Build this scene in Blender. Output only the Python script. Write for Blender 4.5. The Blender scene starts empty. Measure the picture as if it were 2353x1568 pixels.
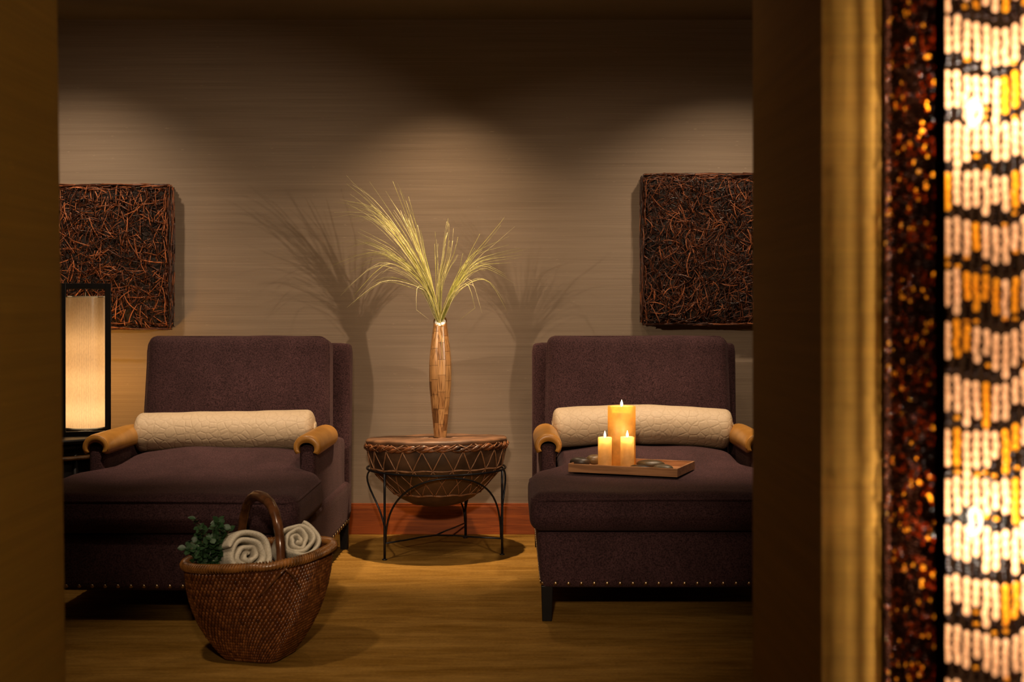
import bpy, bmesh, math, random
from mathutils import Vector, Matrix
R = math.radians
PI = math.pi
C = bpy.context.scene.collection
sc = bpy.context.scene

# ------------------------------------------------------------------ camera, world, exposure
F_PX = 3000.0
cam_d = bpy.data.cameras.new('camera')
cam = bpy.data.objects.new('camera', cam_d); C.objects.link(cam)
cam.location = (0, 0, 1.078); cam.rotation_euler = (R(90), 0, 0)
cam_d.sensor_width = 36.0
cam_d.lens = 36.0 * F_PX / 2353.0
cam_d.shift_y = -79.0 / 2353.0
cam_d.clip_start = 0.05
cam_d.dof.use_dof = True
cam_d.dof.focus_distance = 5.2
cam_d.dof.aperture_fstop = 4.3
sc.camera = cam

w = bpy.data.worlds.new('world'); sc.world = w; w.use_nodes = True
w.node_tree.nodes['Background'].inputs[0].default_value = (1.0, 0.62, 0.22, 1)
w.node_tree.nodes['Background'].inputs[1].default_value = 0.012

sc.view_settings.view_transform = 'Standard'
sc.view_settings.look = 'None'
sc.view_settings.gamma = 1.0
sc.view_settings.use_curve_mapping = False
sc.view_settings.exposure = 0.0
sc.cycles.use_denoising = True
sc.cycles.max_bounces = 8
sc.cycles.sample_clamp_indirect = 4.0


def light(name, kind, loc, energy, color, size=0.05, target=None, angle=60, blend=0.5, parent=None):
    d = bpy.data.lights.new(name, kind)
    d.energy = energy; d.color = color
    if kind in ('POINT', 'SPOT'):
        d.shadow_soft_size = size
    if kind == 'AREA':
        d.shape = 'SQUARE'; d.size = size
    if kind == 'SPOT':
        d.spot_size = R(angle); d.spot_blend = blend
    o = bpy.data.objects.new(name, d); C.objects.link(o)
    o.location = loc
    if target is not None:
        o.rotation_euler = (Vector(target) - Vector(loc)).to_track_quat('-Z', 'Y').to_euler()
    if parent: o.parent = parent
    return o

WARM = (1.0, 0.70, 0.42)
WARM2 = (1.0, 0.76, 0.52)
# recessed ceiling spots over the drum and over both twig panels
light('ceiling_spot', 'SPOT', (-0.32, 5.66, 2.42), 45, WARM, 0.03, (-0.33, 5.80, 0.0), 100, 0.9)
light('ceiling_spot', 'SPOT', (-0.32, 5.64, 2.42), 270, WARM, 0.022, (-0.32, 5.70, 0.0), 40, 0.85)
light('ceiling_spot', 'SPOT', (-2.00, 5.32, 2.42), 64, WARM2, 0.04, (-2.10, 5.95, 0.9), 100, 0.9)
light('ceiling_spot', 'SPOT', (0.98, 5.32, 2.42), 70, WARM2, 0.04, (1.05, 5.95, 0.7), 100, 0.9)
# wall washers in the lounge ceiling
light('ceiling_spot', 'SPOT', (-1.05, 4.25, 2.42), 20, WARM2, 0.05, (-1.0, 6.19, 0.95), 48, 1.0)
light('ceiling_spot', 'SPOT', (0.40, 4.25, 2.42), 18, WARM2, 0.05, (0.35, 6.19, 0.95), 48, 1.0)
# one narrow spot for each chaise
light('ceiling_spot', 'SPOT', (-1.10, 4.35, 2.42), 200, WARM2, 0.05, (-1.20, 5.25, 0.56), 42, 1.0)
light('ceiling_spot', 'SPOT', (0.60, 4.35, 2.42), 200, WARM2, 0.05, (0.62, 5.25, 0.56), 42, 1.0)
# spot for the basket and the foreground carpet
light('ceiling_spot', 'SPOT', (-1.25, 3.05, 2.42), 60, WARM2, 0.05, (-0.80, 4.05, 0.15), 40, 1.0)
# spots further out in the lounge that throw the plume's shadows on the wall
light('side_spot', 'SPOT', (2.45, 3.15, 1.62), 330, WARM2, 0.03, (-1.30, 6.1, 1.16), 32, 1.0)
light('side_spot', 'SPOT', (-2.75, 3.25, 1.85), 215, WARM2, 0.03, (0.48, 6.1, 1.06), 32, 1.0)
# soft general light from the ceiling in front of the seats
light('lounge_fill', 'AREA', (0.0, 2.9, 2.38), 5, (1.0, 0.72, 0.46), 0.7, (0.0, 4.3, 0), )
# added fill spot with no real source, brightens the seat fronts through the opening
light('seat_front_fill', 'SPOT', (-0.15, 0.20, 1.80), 350, WARM2, 0.08, (-0.20, 4.40, 0.25), 29, 1.0)
light('hall_fill', 'AREA', (0.0, 0.2, 2.38), 1.6, (1.0, 0.62, 0.22), 0.8, (0.0, 1.6, 0.3))

# ------------------------------------------------------------------ materials
def new_mat(name):
    m = bpy.data.materials.new(name); m.use_nodes = True
    nt = m.node_tree
    b = nt.nodes['Principled BSDF']
    return m, nt, b

def lin(c):
    return tuple(((v/12.92) if v <= 0.04045 else ((v+0.055)/1.055)**2.4) for v in [x/255 for x in c]) + (1,)

def N(nt, t, **k):
    n = nt.nodes.new(t)
    for a, v in k.items(): setattr(n, a, v)
    return n

def coords(nt, scale=(1,1,1), rot=(0,0,0), kind='Object'):
    tc = N(nt, 'ShaderNodeTexCoord'); mp = N(nt, 'ShaderNodeMapping')
    mp.inputs['Scale'].default_value = scale; mp.inputs['Rotation'].default_value = rot
    nt.links.new(tc.outputs[kind], mp.inputs['Vector'])
    return mp.outputs['Vector']

def noise(nt, vec, scale, detail=3, rough=0.55, dist=0.0):
    n = N(nt, 'ShaderNodeTexNoise')
    n.inputs['Scale'].default_value = scale; n.inputs['Detail'].default_value = detail
    n.inputs['Roughness'].default_value = rough; n.inputs['Distortion'].default_value = dist
    nt.links.new(vec, n.inputs['Vector'])
    return n.outputs['Fac']

def ramp(nt, fac, stops):
    r = N(nt, 'ShaderNodeValToRGB')
    el = r.color_ramp.elements
    while len(el) < len(stops): el.new(0.5)
    for e, (p, c) in zip(el, stops):
        e.position = p; e.color = c if len(c) == 4 else tuple(c) + (1,)
    nt.links.new(fac, r.inputs['Fac'])
    return r.outputs['Color']

def bump(nt, b, fac, strength=0.3, dist=0.002, inp='Normal'):
    bp = N(nt, 'ShaderNodeBump')
    bp.inputs['Strength'].default_value = strength; bp.inputs['Distance'].default_value = dist
    nt.links.new(fac, bp.inputs['Height']); nt.links.new(bp.outputs['Normal'], b.inputs[inp])
    return bp

def mixc(nt, a, b2, fac, mode='MIX'):
    m = N(nt, 'ShaderNodeMix', data_type='RGBA', blend_type=mode)
    if isinstance(fac, (int, float)): m.inputs['Factor'].default_value = fac
    else: nt.links.new(fac, m.inputs['Factor'])
    for s, v in ((6, a), (7, b2)):
        if isinstance(v, tuple): m.inputs[s].default_value = v if len(v) == 4 else v + (1,)
        else: nt.links.new(v, m.inputs[s])
    return m.outputs[2]

def simple(name, col, rough=0.5, metal=0.0, nscale=40, amt=0.25, bmp=0.0, bd=0.001, spec=0.5):
    m, nt, b = new_mat(name)
    v = coords(nt)
    f = noise(nt, v, nscale, 4)
    lo = tuple(x*(1-amt) for x in col[:3]); hi = tuple(min(1, x*(1+amt)) for x in col[:3])
    nt.links.new(ramp(nt, f, [(0.3, lo), (0.7, hi)]), b.inputs['Base Color'])
    b.inputs['Roughness'].default_value = rough; b.inputs['Metallic'].default_value = metal
    b.inputs['Specular IOR Level'].default_value = spec
    if bmp: bump(nt, b, f, bmp, bd)
    return m

def grasscloth(name, base):
    m, nt, b = new_mat(name)
    tc = N(nt, 'ShaderNodeTexCoord')
    sep = N(nt, 'ShaderNodeSeparateXYZ'); nt.links.new(tc.outputs['Object'], sep.inputs[0])
    add = N(nt, 'ShaderNodeMath', operation='ADD')
    nt.links.new(sep.outputs['X'], add.inputs[0]); nt.links.new(sep.outputs['Y'], add.inputs[1])
    def vec(sx, sz):
        cb = N(nt, 'ShaderNodeCombineXYZ')
        a = N(nt, 'ShaderNodeMath', operation='MULTIPLY'); a.inputs[1].default_value = sx
        z = N(nt, 'ShaderNodeMath', operation='MULTIPLY'); z.inputs[1].default_value = sz
        nt.links.new(add.outputs[0], a.inputs[0]); nt.links.new(sep.outputs['Z'], z.inputs[0])
        nt.links.new(a.outputs[0], cb.inputs['X']); nt.links.new(z.outputs[0], cb.inputs['Z'])
        return cb.outputs[0]
    f1 = noise(nt, vec(2.0, 400), 1, 3, 0.6)
    f2 = noise(nt, vec(0.9, 42), 1, 4, 0.6)
    f3 = noise(nt, vec(26, 420), 1, 1, 0.5)
    c = ramp(nt, f1, [(0.25, tuple(x*0.80 for x in base)), (0.75, tuple(x*1.15 for x in base))])
    c2 = ramp(nt, f2, [(0.25, (0.84, 0.82, 0.80)), (0.75, (1.07, 1.07, 1.07))])
    c = mixc(nt, c, c2, 1.0, 'MULTIPLY')
    sl = ramp(nt, f3, [(0.74, (0, 0, 0)), (0.80, (1, 1, 1))])
    c = mixc(nt, c, tuple(min(1, x*1.9) for x in base), sl)
    nt.links.new(c, b.inputs['Base Color'])
    b.inputs['Roughness'].default_value = 0.72
    b.inputs['Specular IOR Level'].default_value = 0.3
    bump(nt, b, f1, 0.35, 0.0015)
    return m

def carpet(name):
    m, nt, b = new_mat(name)
    v1 = coords(nt, (1.2, 7, 1)); v2 = coords(nt, (60, 260, 60)); v3 = coords(nt, (5, 22, 1))
    f1 = noise(nt, v1, 1.6, 5, 0.6, 0.4); f2 = noise(nt, v2, 1.5, 2); f3 = noise(nt, v3, 2.0, 4, 0.6)
    c = ramp(nt, f1, [(0.3, (0.215, 0.105, 0.012)), (0.7, (0.385, 0.215, 0.048))])
    c = mixc(nt, c, ramp(nt, f2, [(0.3, (0.72, 0.7, 0.68)), (0.7, (1.1, 1.1, 1.1))]), 1.0, 'MULTIPLY')
    c = mixc(nt, c, ramp(nt, f3, [(0.3, (0.75, 0.73, 0.7)), (0.7, (1.1, 1.1, 1.1))]), 1.0, 'MULTIPLY')
    nt.links.new(c, b.inputs['Base Color'])
    b.inputs['Roughness'].default_value = 0.95; b.inputs['Specular IOR Level'].default_value = 0.1
    bump(nt, b, f2, 0.5, 0.003)
    return m

def wood(name, dark, light_, scale=(1, 14, 14), rough=0.4, nscale=3.0, rot=(0,0,0)):
    m, nt, b = new_mat(name)
    v = coords(nt, scale, rot)
    f = noise(nt, v, nscale, 6, 0.65, 0.8)
    nt.links.new(ramp(nt, f, [(0.3, dark), (0.68, light_)]), b.inputs['Base Color'])
    b.inputs['Roughness'].default_value = rough
    bump(nt, b, f, 0.12, 0.001)
    return m

def plush(name):
    m, nt, b = new_mat(name)
    v = coords(nt, (1, 1, 1)); v2 = coords(nt, (1, 1, 1))
    f = noise(nt, v, 210, 2, 0.6); g = noise(nt, v2, 7, 3, 0.6)
    c = ramp(nt, f, [(0.3, (0.014, 0.006, 0.007)), (0.72, (0.078, 0.037, 0.040))])
    c = mixc(nt, c, ramp(nt, g, [(0.3, (0.75, 0.72, 0.72)), (0.7, (1.15, 1.1, 1.1))]), 1.0, 'MULTIPLY')
    nt.links.new(c, b.inputs['Base Color'])
    b.inputs['Roughness'].default_value = 0.9; b.inputs['Specular IOR Level'].default_value = 0.15
    b.inputs['Sheen Weight'].default_value = 0.07; b.inputs['Sheen Roughness'].default_value = 0.45
    b.inputs['Sheen Tint'].default_value = (0.75, 0.5, 0.5, 1)
    bump(nt, b, f, 0.6, 0.002)
    return m

def quilt(name):
    m, nt, b = new_mat(name)
    v = coords(nt)
    vo = N(nt, 'ShaderNodeTexVoronoi', feature='DISTANCE_TO_EDGE'); vo.inputs['Scale'].default_value = 32
    nt.links.new(v, vo.inputs['Vector'])
    e = ramp(nt, vo.outputs['Distance'], [(0.0, (0, 0, 0)), (0.14, (1, 1, 1))])
    n = noise(nt, v, 160, 3)
    c = ramp(nt, vo.outputs['Distance'], [(0.0, (0.45, 0.335, 0.215)), (0.10, (0.48, 0.36, 0.235))])
    c = mixc(nt, c, ramp(nt, n, [(0.3, (0.93, 0.93, 0.93)), (0.7, (1.05, 1.05, 1.05))]), 1.0, 'MULTIPLY')
    nt.links.new(c, b.inputs['Base Color']); b.inputs['Roughness'].default_value = 0.6
    bump(nt, b, e, 0.30, 0.003)
    return m

def leather(name):
    m, nt, b = new_mat(name)
    v = coords(nt)
    f = noise(nt, v, 14, 5, 0.6); g = noise(nt, v, 240, 3)
    nt.links.new(ramp(nt, f, [(0.3, (0.29, 0.125, 0.020)), (0.7, (0.44, 0.205, 0.040))]), b.inputs['Base Color'])
    b.inputs['Roughness'].default_value = 0.34
    bump(nt, b, g, 0.12, 0.001)
    return m

def attr_mat(name, a, c, rough=0.45, attr='tint', extra=None):
    """colour that differs from twig to twig / tile to tile, from a stored attribute"""
    m, nt, b = new_mat(name)
    at = N(nt, 'ShaderNodeAttribute', attribute_name=attr)
    stops = [(0.0, a), (1.0, c)] if extra is None else [(0.0, a), (0.55, extra), (1.0, c)]
    col = ramp(nt, at.outputs['Fac'], stops)
    n = noise(nt, coords(nt), 90, 3)
    col = mixc(nt, col, ramp(nt, n, [(0.3, (0.8, 0.8, 0.8)), (0.7, (1.15, 1.15, 1.15))]), 1.0, 'MULTIPLY')
    nt.links.new(col, b.inputs['Base Color']); b.inputs['Roughness'].default_value = rough
    return m

def translucent(name, col, trans=0.85, gloss=0.08, rough=0.25, stripes=False, clear=0.0):
    m = bpy.data.materials.new(name); m.use_nodes = True
    nt = m.node_tree; nt.nodes.clear()
    out = N(nt, 'ShaderNodeOutputMaterial')
    tr = N(nt, 'ShaderNodeBsdfTranslucent'); df = N(nt, 'ShaderNodeBsdfDiffuse'); gl = N(nt, 'ShaderNodeBsdfGlossy')
    gl.inputs['Roughness'].default_value = rough
    v = coords(nt)
    if stripes:
        tc = N(nt, 'ShaderNodeTexCoord'); g = N(nt, 'ShaderNodeTexGradient', gradient_type='RADIAL')
        nt.links.new(tc.outputs['Object'], g.inputs[0])
        mm = N(nt, 'ShaderNodeMath', operation='MULTIPLY'); mm.inputs[1].default_value = 2*PI*72
        sn = N(nt, 'ShaderNodeMath', operation='SINE')
        nt.links.new(g.outputs['Fac'], mm.inputs[0]); nt.links.new(mm.outputs[0], sn.inputs[0])
        n = noise(nt, coords(nt, (1, 1, 0.3)), 240, 2)
        mp = N(nt, 'ShaderNodeMapRange'); mp.inputs[1].default_value = -1; mp.inputs[2].default_value = 1
        nt.links.new(sn.outputs[0], mp.inputs[0])
        c = ramp(nt, mp.outputs[0], [(0.0, tuple(x*0.80 for x in col)), (0.35, col)])
        c = mixc(nt, c, ramp(nt, n, [(0.3, (0.88, 0.86, 0.84)), (0.6, (1, 1, 1))]), 1.0, 'MULTIPLY')
    else:
        n = noise(nt, v, 35, 2)
        c = ramp(nt, n, [(0.3, tuple(x*0.75 for x in col)), (0.65, col)])
    nt.links.new(c, tr.inputs[0]); nt.links.new(c, df.inputs[0])
    m1 = N(nt, 'ShaderNodeMixShader'); m1.inputs[0].default_value = trans
    nt.links.new(df.outputs[0], m1.inputs[1]); nt.links.new(tr.outputs[0], m1.inputs[2])
    m2 = N(nt, 'ShaderNodeMixShader'); m2.inputs[0].default_value = gloss
    nt.links.new(m1.outputs[0], m2.inputs[1]); nt.links.new(gl.outputs[0], m2.inputs[2])
    if clear:
        tp = N(nt, 'ShaderNodeBsdfTransparent'); tp.inputs[0].default_value = tuple(col)+(1,)
        m3 = N(nt, 'ShaderNodeMixShader'); m3.inputs[0].default_value = clear
        nt.links.new(m2.outputs[0], m3.inputs[1]); nt.links.new(tp.outputs[0], m3.inputs[2]); m2 = m3
    nt.links.new(m2.outputs[0], out.inputs[0])
    return m

def emis(name, col, s):
    m = bpy.data.materials.new(name); m.use_nodes = True
    nt = m.node_tree; nt.nodes.clear()
    out = N(nt, 'ShaderNodeOutputMaterial'); e = N(nt, 'ShaderNodeEmission')
    e.inputs[0].default_value = col + (1,); e.inputs[1].default_value = s
    nt.links.new(e.outputs[0], out.inputs[0])
    return m

M = dict(
    wall=grasscloth('grasscloth_wallpaper', (0.31, 0.235, 0.172)),
    column=grasscloth('grasscloth_column', (0.36, 0.18, 0.016)),
    ceiling=simple('painted_ceiling', (0.16, 0.125, 0.075), 0.8, nscale=8, amt=0.05),
    carpet=carpet('carpet_pile'),
    base=wood('red_brown_wood', (0.18, 0.034, 0.004), (0.46, 0.105, 0.014), (1.2, 1, 26), 0.35),
    plush=plush('dark_plum_plush'),
    quilt=quilt('quilted_cream_cotton'),
    leather=leather('tan_leather'),
    black=simple('black_wood', (0.005, 0.004, 0.004), 0.4, nscale=30, spec=0.25),
    iron=simple('black_iron', (0.03, 0.03, 0.035), 0.38, 0.8, nscale=60),
    nail=simple('antique_brass', (0.42, 0.30, 0.17), 0.3, 1.0, nscale=300),
    twig=attr_mat('dark_twigs', (0.008, 0.004, 0.003), (0.62, 0.20, 0.075), 0.30, extra=(0.13, 0.036, 0.014)),
    twigback=simple('twig_core', (0.012, 0.006, 0.004), 0.9),
    drumbody=simple('drum_hide', (0.085, 0.045, 0.024), 0.42, nscale=7, amt=0.6, bmp=0.3),
    drumskin=simple('drum_skin', (0.15, 0.072, 0.034), 0.5, nscale=11, amt=0.55, bmp=0.3),
    lace=simple('rawhide_lace', (0.30, 0.145, 0.07), 0.45, nscale=60, amt=0.4),
    knotband=simple('twisted_hide', (0.15, 0.052, 0.018), 0.33, nscale=16, amt=0.85, bmp=0.4, bd=0.004),
    blade=attr_mat('grass_blades', (0.20, 0.22, 0.035), (0.80, 0.72, 0.36), 0.45, extra=(0.42, 0.40, 0.08)),
    white=simple('white_pith', (0.85, 0.82, 0.74), 0.7, nscale=40, amt=0.08),
    weave=attr_mat('willow_weave', (0.045, 0.012, 0.004), (0.24, 0.085, 0.024), 0.28, extra=(0.12, 0.036, 0.010)),
    basketrim=simple('varnished_cane', (0.20, 0.082, 0.020), 0.28, nscale=22, amt=0.55, bmp=0.3),
    handle=simple('varnished_branch', (0.085, 0.032, 0.012), 0.2, nscale=26, amt=0.5, bmp=0.15),
    towel=simple('cream_terry', (0.60, 0.54, 0.43), 0.95, nscale=260, amt=0.16, bmp=0.9, bd=0.004, spec=0.1),
    leaf=simple('green_leaf', (0.020, 0.055, 0.018), 0.45, nscale=30, amt=0.4),
    leafpale=simple('pale_leaf', (0.5, 0.55, 0.4), 0.5, nscale=30, amt=0.2),
    stem=simple('plant_stem', (0.10, 0.07, 0.03), 0.6),
    traywood=wood('acacia_wood', (0.17, 0.07, 0.028), (0.50, 0.25, 0.115), (2, 22, 30), 0.38, 2.2),
    wax=translucent('amber_wax', (1.0, 0.66, 0.22), 0.66, 0.03, 0.4, clear=0.20),
    waxpale=translucent('ivory_wax', (1.0, 0.78, 0.42), 0.66, 0.03, 0.4, clear=0.22),
    flame=emis('candle_flame', (1.0, 0.72, 0.36), 28.0),
    wick=simple('wick', (0.02, 0.015, 0.01), 0.9),
    paper=translucent('lantern_paper', (0.95, 0.80, 0.60), 0.8, 0.02, stripes=True),
    rim=simple('cream_rim', (0.7, 0.6, 0.42), 0.5, amt=0.05),
    steel=simple('brushed_steel', (0.7, 0.7, 0.72), 0.25, 1.0),
    bead=translucent('amber_glass', (1.0, 0.74, 0.53), 0.92, 0.04, 0.2, clear=0.42),
    beadgold=translucent('golden_glass', (1.0, 0.60, 0.12), 0.9, 0.06, 0.2, clear=0.38),
    beadrust=translucent('rust_glass', (0.34, 0.085, 0.012), 0.7, 0.06, 0.2, clear=0.15),
    beaddark=simple('dark_brown_bead', (0.025, 0.007, 0.003), 0.4, amt=0.5, spec=0.03),
    bulb=emis('bulb_glass', (1.0, 0.80, 0.56), 3.0),
    backing=simple('dark_backing', (0.006, 0.003, 0.0015), 0.9, spec=0.0),
)
for k, c in (('stone_a', (0.035, 0.024, 0.017)), ('stone_b', (0.12, 0.075, 0.030)), ('stone_c', (0.022, 0.017, 0.014)),
             ('stone_d', (0.060, 0.040, 0.018)), ('stone_e', (0.075, 0.060, 0.038))):
    M[k] = simple(k.replace('stone_', 'river_pebble_'), c, 0.4, nscale=18, amt=0.35)

# bamboo veneer: blocks of straw strips in several shades
def bamboo():
    m, nt, b = new_mat('bamboo_veneer')
    at = N(nt, 'ShaderNodeAttribute', attribute_name='tint')
    col = ramp(nt, at.outputs['Fac'], [(0.0, (0.13, 0.055, 0.018)), (0.4, (0.40, 0.19, 0.065)), (1.0, (0.62, 0.34, 0.13))])
    n = noise(nt, coords(nt, (260, 260, 6)), 1, 2, 0.5)
    col = mixc(nt, col, ramp(nt, n, [(0.36, (0.42, 0.36, 0.3)), (0.5, (1, 1, 1))]), 1.0, 'MULTIPLY')
    nt.links.new(col, b.inputs['Base Color']); b.inputs['Roughness'].default_value = 0.32
    return m
M['bamboo'] = bamboo()
M['seam'] = simple('dark_seam', (0.03, 0.014, 0.006), 0.6)

# ------------------------------------------------------------------ mesh helpers
class MB:
    def __init__(s):
        s.v = []; s.f = []; s.m = []; s.t = []; s.smooth = []
    def add(s, verts, faces, mi=0, tint=0.5, smooth=True):
        o = len(s.v); s.v += [tuple(p) for p in verts]; s.t += [tint]*len(verts)
        for f in faces:
            s.f.append(tuple(i+o for i in f)); s.m.append(mi); s.smooth.append(smooth)
    def tube(s, pts, rad, n=8, mi=0, tint=0.5, closed=False, cap=True, flat=1.0):
        pts = [Vector(p) for p in pts]; k = len(pts)
        if not hasattr(rad, '__len__'): rad = [rad]*k
        up = None; verts = []
        for i, p in enumerate(pts):
            a = pts[(i-1) % k] if (closed or i) else p
            c = pts[(i+1) % k] if (closed or i < k-1) else p
            t = (c-a)
            if t.length < 1e-9: t = Vector((0, 0, 1))
            t.normalize()
            if up is None:
                up = Vector((0, 0, 1)) if abs(t.z) < 0.9 else Vector((1, 0, 0))
            u = t.cross(up)
            if u.length < 1e-6: u = t.orthogonal()
            u.normalize(); up = u.cross(t).normalized()
            for j in range(n):
                an = 2*PI*j/n
                verts.append(p + u*(math.cos(an)*rad[i]) + up*(math.sin(an)*rad[i]*flat))
        faces = []
        for i in range(k if closed else k-1):
            i2 = (i+1) % k
            for j in range(n):
                j2 = (j+1) % n
                faces.append((i*n+j, i*n+j2, i2*n+j2, i2*n+j))
        if cap and not closed:
            faces.append(tuple(range(n-1, -1, -1))); faces.append(tuple((k-1)*n+j for j in range(n)))
        s.add(verts, faces, mi, tint)
    def lathe(s, prof, n=48, mi=0, center=(0, 0), tint=0.5, cap=True, fn=None):
        verts = []; k = len(prof)
        for r, z in prof:
            for j in range(n):
                a = 2*PI*j/n
                p = (center[0]+r*math.cos(a), center[1]+r*math.sin(a), z)
                if fn: p = fn(p, a)
                verts.append(p)
        faces = []
        for i in range(k-1):
            for j in range(n):
                j2 = (j+1) % n
                faces.append((i*n+j, i*n+j2, (i+1)*n+j2, (i+1)*n+j))
        if cap:
            faces.append(tuple(range(n-1, -1, -1))); faces.append(tuple((k-1)*n+j for j in range(n)))
        s.add(verts, faces, mi, tint)
    def box(s, x0, x1, y0, y1, z0, z1, mi=0, tint=0.5):
        v = [(x, y, z) for x in (x0, x1) for y in (y0, y1) for z in (z0, z1)]
        f = [(0, 1, 3, 2), (4, 6, 7, 5), (0, 4, 5, 1), (2, 3, 7, 6), (0, 2, 6, 4), (1, 5, 7, 3)]
        s.add(v, f, mi, tint, False)
    def soft(s, hx, hy, hz, r, n=14, fn=None, mi=0):
        """rounded box centred on 0, half sizes hx hy hz, corner radius r, then fn(p) bends it"""
        idx = {}; verts = []; faces = []
        def vert(a, b, c):
            k = (round(a, 5), round(b, 5), round(c, 5))
            if k in idx: return idx[k]
            def mp(t, h):       # more divisions near the edges
                return math.sin(t*PI/2)*h
            p = Vector((mp(a, hx), mp(b, hy), mp(c, hz)))
            q = Vector((max(-hx+r, min(hx-r, p.x)), max(-hy+r, min(hy-r, p.y)), max(-hz+r, min(hz-r, p.z))))
            d = p-q
            if d.length > 1e-9: p = q + d.normalized()*r
            if fn: p = fn(p)
            idx[k] = len(verts); verts.append(tuple(p)); return idx[k]
        g = [-1+2*i/n for i in range(n+1)]
        for sgn in (-1, 1):
            for i in range(n):
                for j in range(n):
                    q = ((g[i], g[j]), (g[i+1], g[j]), (g[i+1], g[j+1]), (g[i], g[j+1]))
                    if sgn < 0: q = q[::-1]
                    faces.append(tuple(vert(a, b, sgn) for a, b in q))
                    faces.append(tuple(vert(sgn, a, b) for a, b in q))
                    faces.append(tuple(vert(b, sgn, a) for a, b in q))
        s.add(verts, faces, mi)
    def build(s, name, mats, parent=None, loc=(0, 0, 0), tint=False, bevel=0, subsurf=0):
        me = bpy.data.meshes.new(name); me.from_pydata(s.v, [], s.f)
        if not isinstance(mats, (list, tuple)): mats = [mats]
        for m in mats: me.materials.append(M[m] if isinstance(m, str) else m)
        me.polygons.foreach_set('material_index', s.m)
        me.polygons.foreach_set('use_smooth', s.smooth)
        if tint:
            a = me.attributes.new('tint', 'FLOAT', 'POINT'); a.data.foreach_set('value', s.t)
        me.update()
        o = bpy.data.objects.new(name, me); C.objects.link(o); o.location = loc
        if parent: o.parent = parent
        if bevel:
            b = o.modifiers.new('bevel', 'BEVEL'); b.width = bevel; b.segments = 2; b.limit_method = 'ANGLE'
        if subsurf:
            b = o.modifiers.new('subd', 'SUBSURF'); b.levels = subsurf; b.render_levels = subsurf
        return o

def tag(o, label, cat, group=None):
    o['label'] = label; o['category'] = cat
    if group: o['group'] = group
    return o
def thing(name, label, cat, loc=(0, 0, 0), rz=0, group=None):
    o = bpy.data.objects.new(name, None); C.objects.link(o); o.empty_display_size = 0.05
    o.location = loc; o.rotation_euler = (0, 0, rz)
    return tag(o, label, cat, group)
def struct(o):
    o['kind'] = 'structure'; return o
def copy_tree(o, parent=None):
    c = o.copy(); C.objects.link(c); c.parent = parent
    for ch in [x for x in bpy.data.objects if x.parent == o]:
        copy_tree(ch, c)
    return c

# ------------------------------------------------------------------ setting
WY, CH = 6.19, 2.44
b = MB(); b.box(-3.4, 3.4, -1.0, WY+0.15, -0.1, 0.0); struct(b.build('floor', 'carpet'))
b = MB(); b.box(-3.4, 3.4, -1.0, WY+0.15, CH, CH+0.1); struct(b.build('ceiling', 'ceiling'))
b = MB(); b.box(-3.4, 3.4, WY, WY+0.12, 0, CH); struct(b.build('wall_back', 'wall'))
b = MB(); b.box(-3.5, -3.4, -1.0, WY+0.15, 0, CH); struct(b.build('wall_left', 'wall'))
b = MB(); b.box(3.4, 3.5, -1.0, WY+0.15, 0, CH); struct(b.build('wall_right', 'wall'))
b = MB(); b.box(-3.4, 3.4, WY-0.016, WY, 0, 0.136); b.box(-3.4, 3.4, WY-0.011, WY, 0.136, 0.146)
struct(b.build('baseboard_back', 'base', bevel=0.002))
NY, FY = 1.74, 2.24          # near and far faces of the partition with the opening
b = MB()
xf = lambda z: -0.7802 + (1.60 - z)*0.0120
v = [(-3.4, NY, 0), (xf(0), NY, 0), (xf(0), FY, 0), (-3.4, FY, 0), (-3.4, NY, CH), (xf(CH), NY, CH), (xf(CH), FY, CH), (-3.4, FY, CH)]
b.add(v, [(0, 1, 5, 4), (1, 2, 6, 5), (2, 3, 7, 6), (3, 0, 4, 7), (0, 3, 2, 1), (4, 5, 6, 7)], smooth=False)
struct(b.build('wall_front_left', 'column'))
b = MB(); b.box(0.413, 3.4, NY, FY, 0, CH)
struct(b.build('wall_front_right', 'column'))

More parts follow.
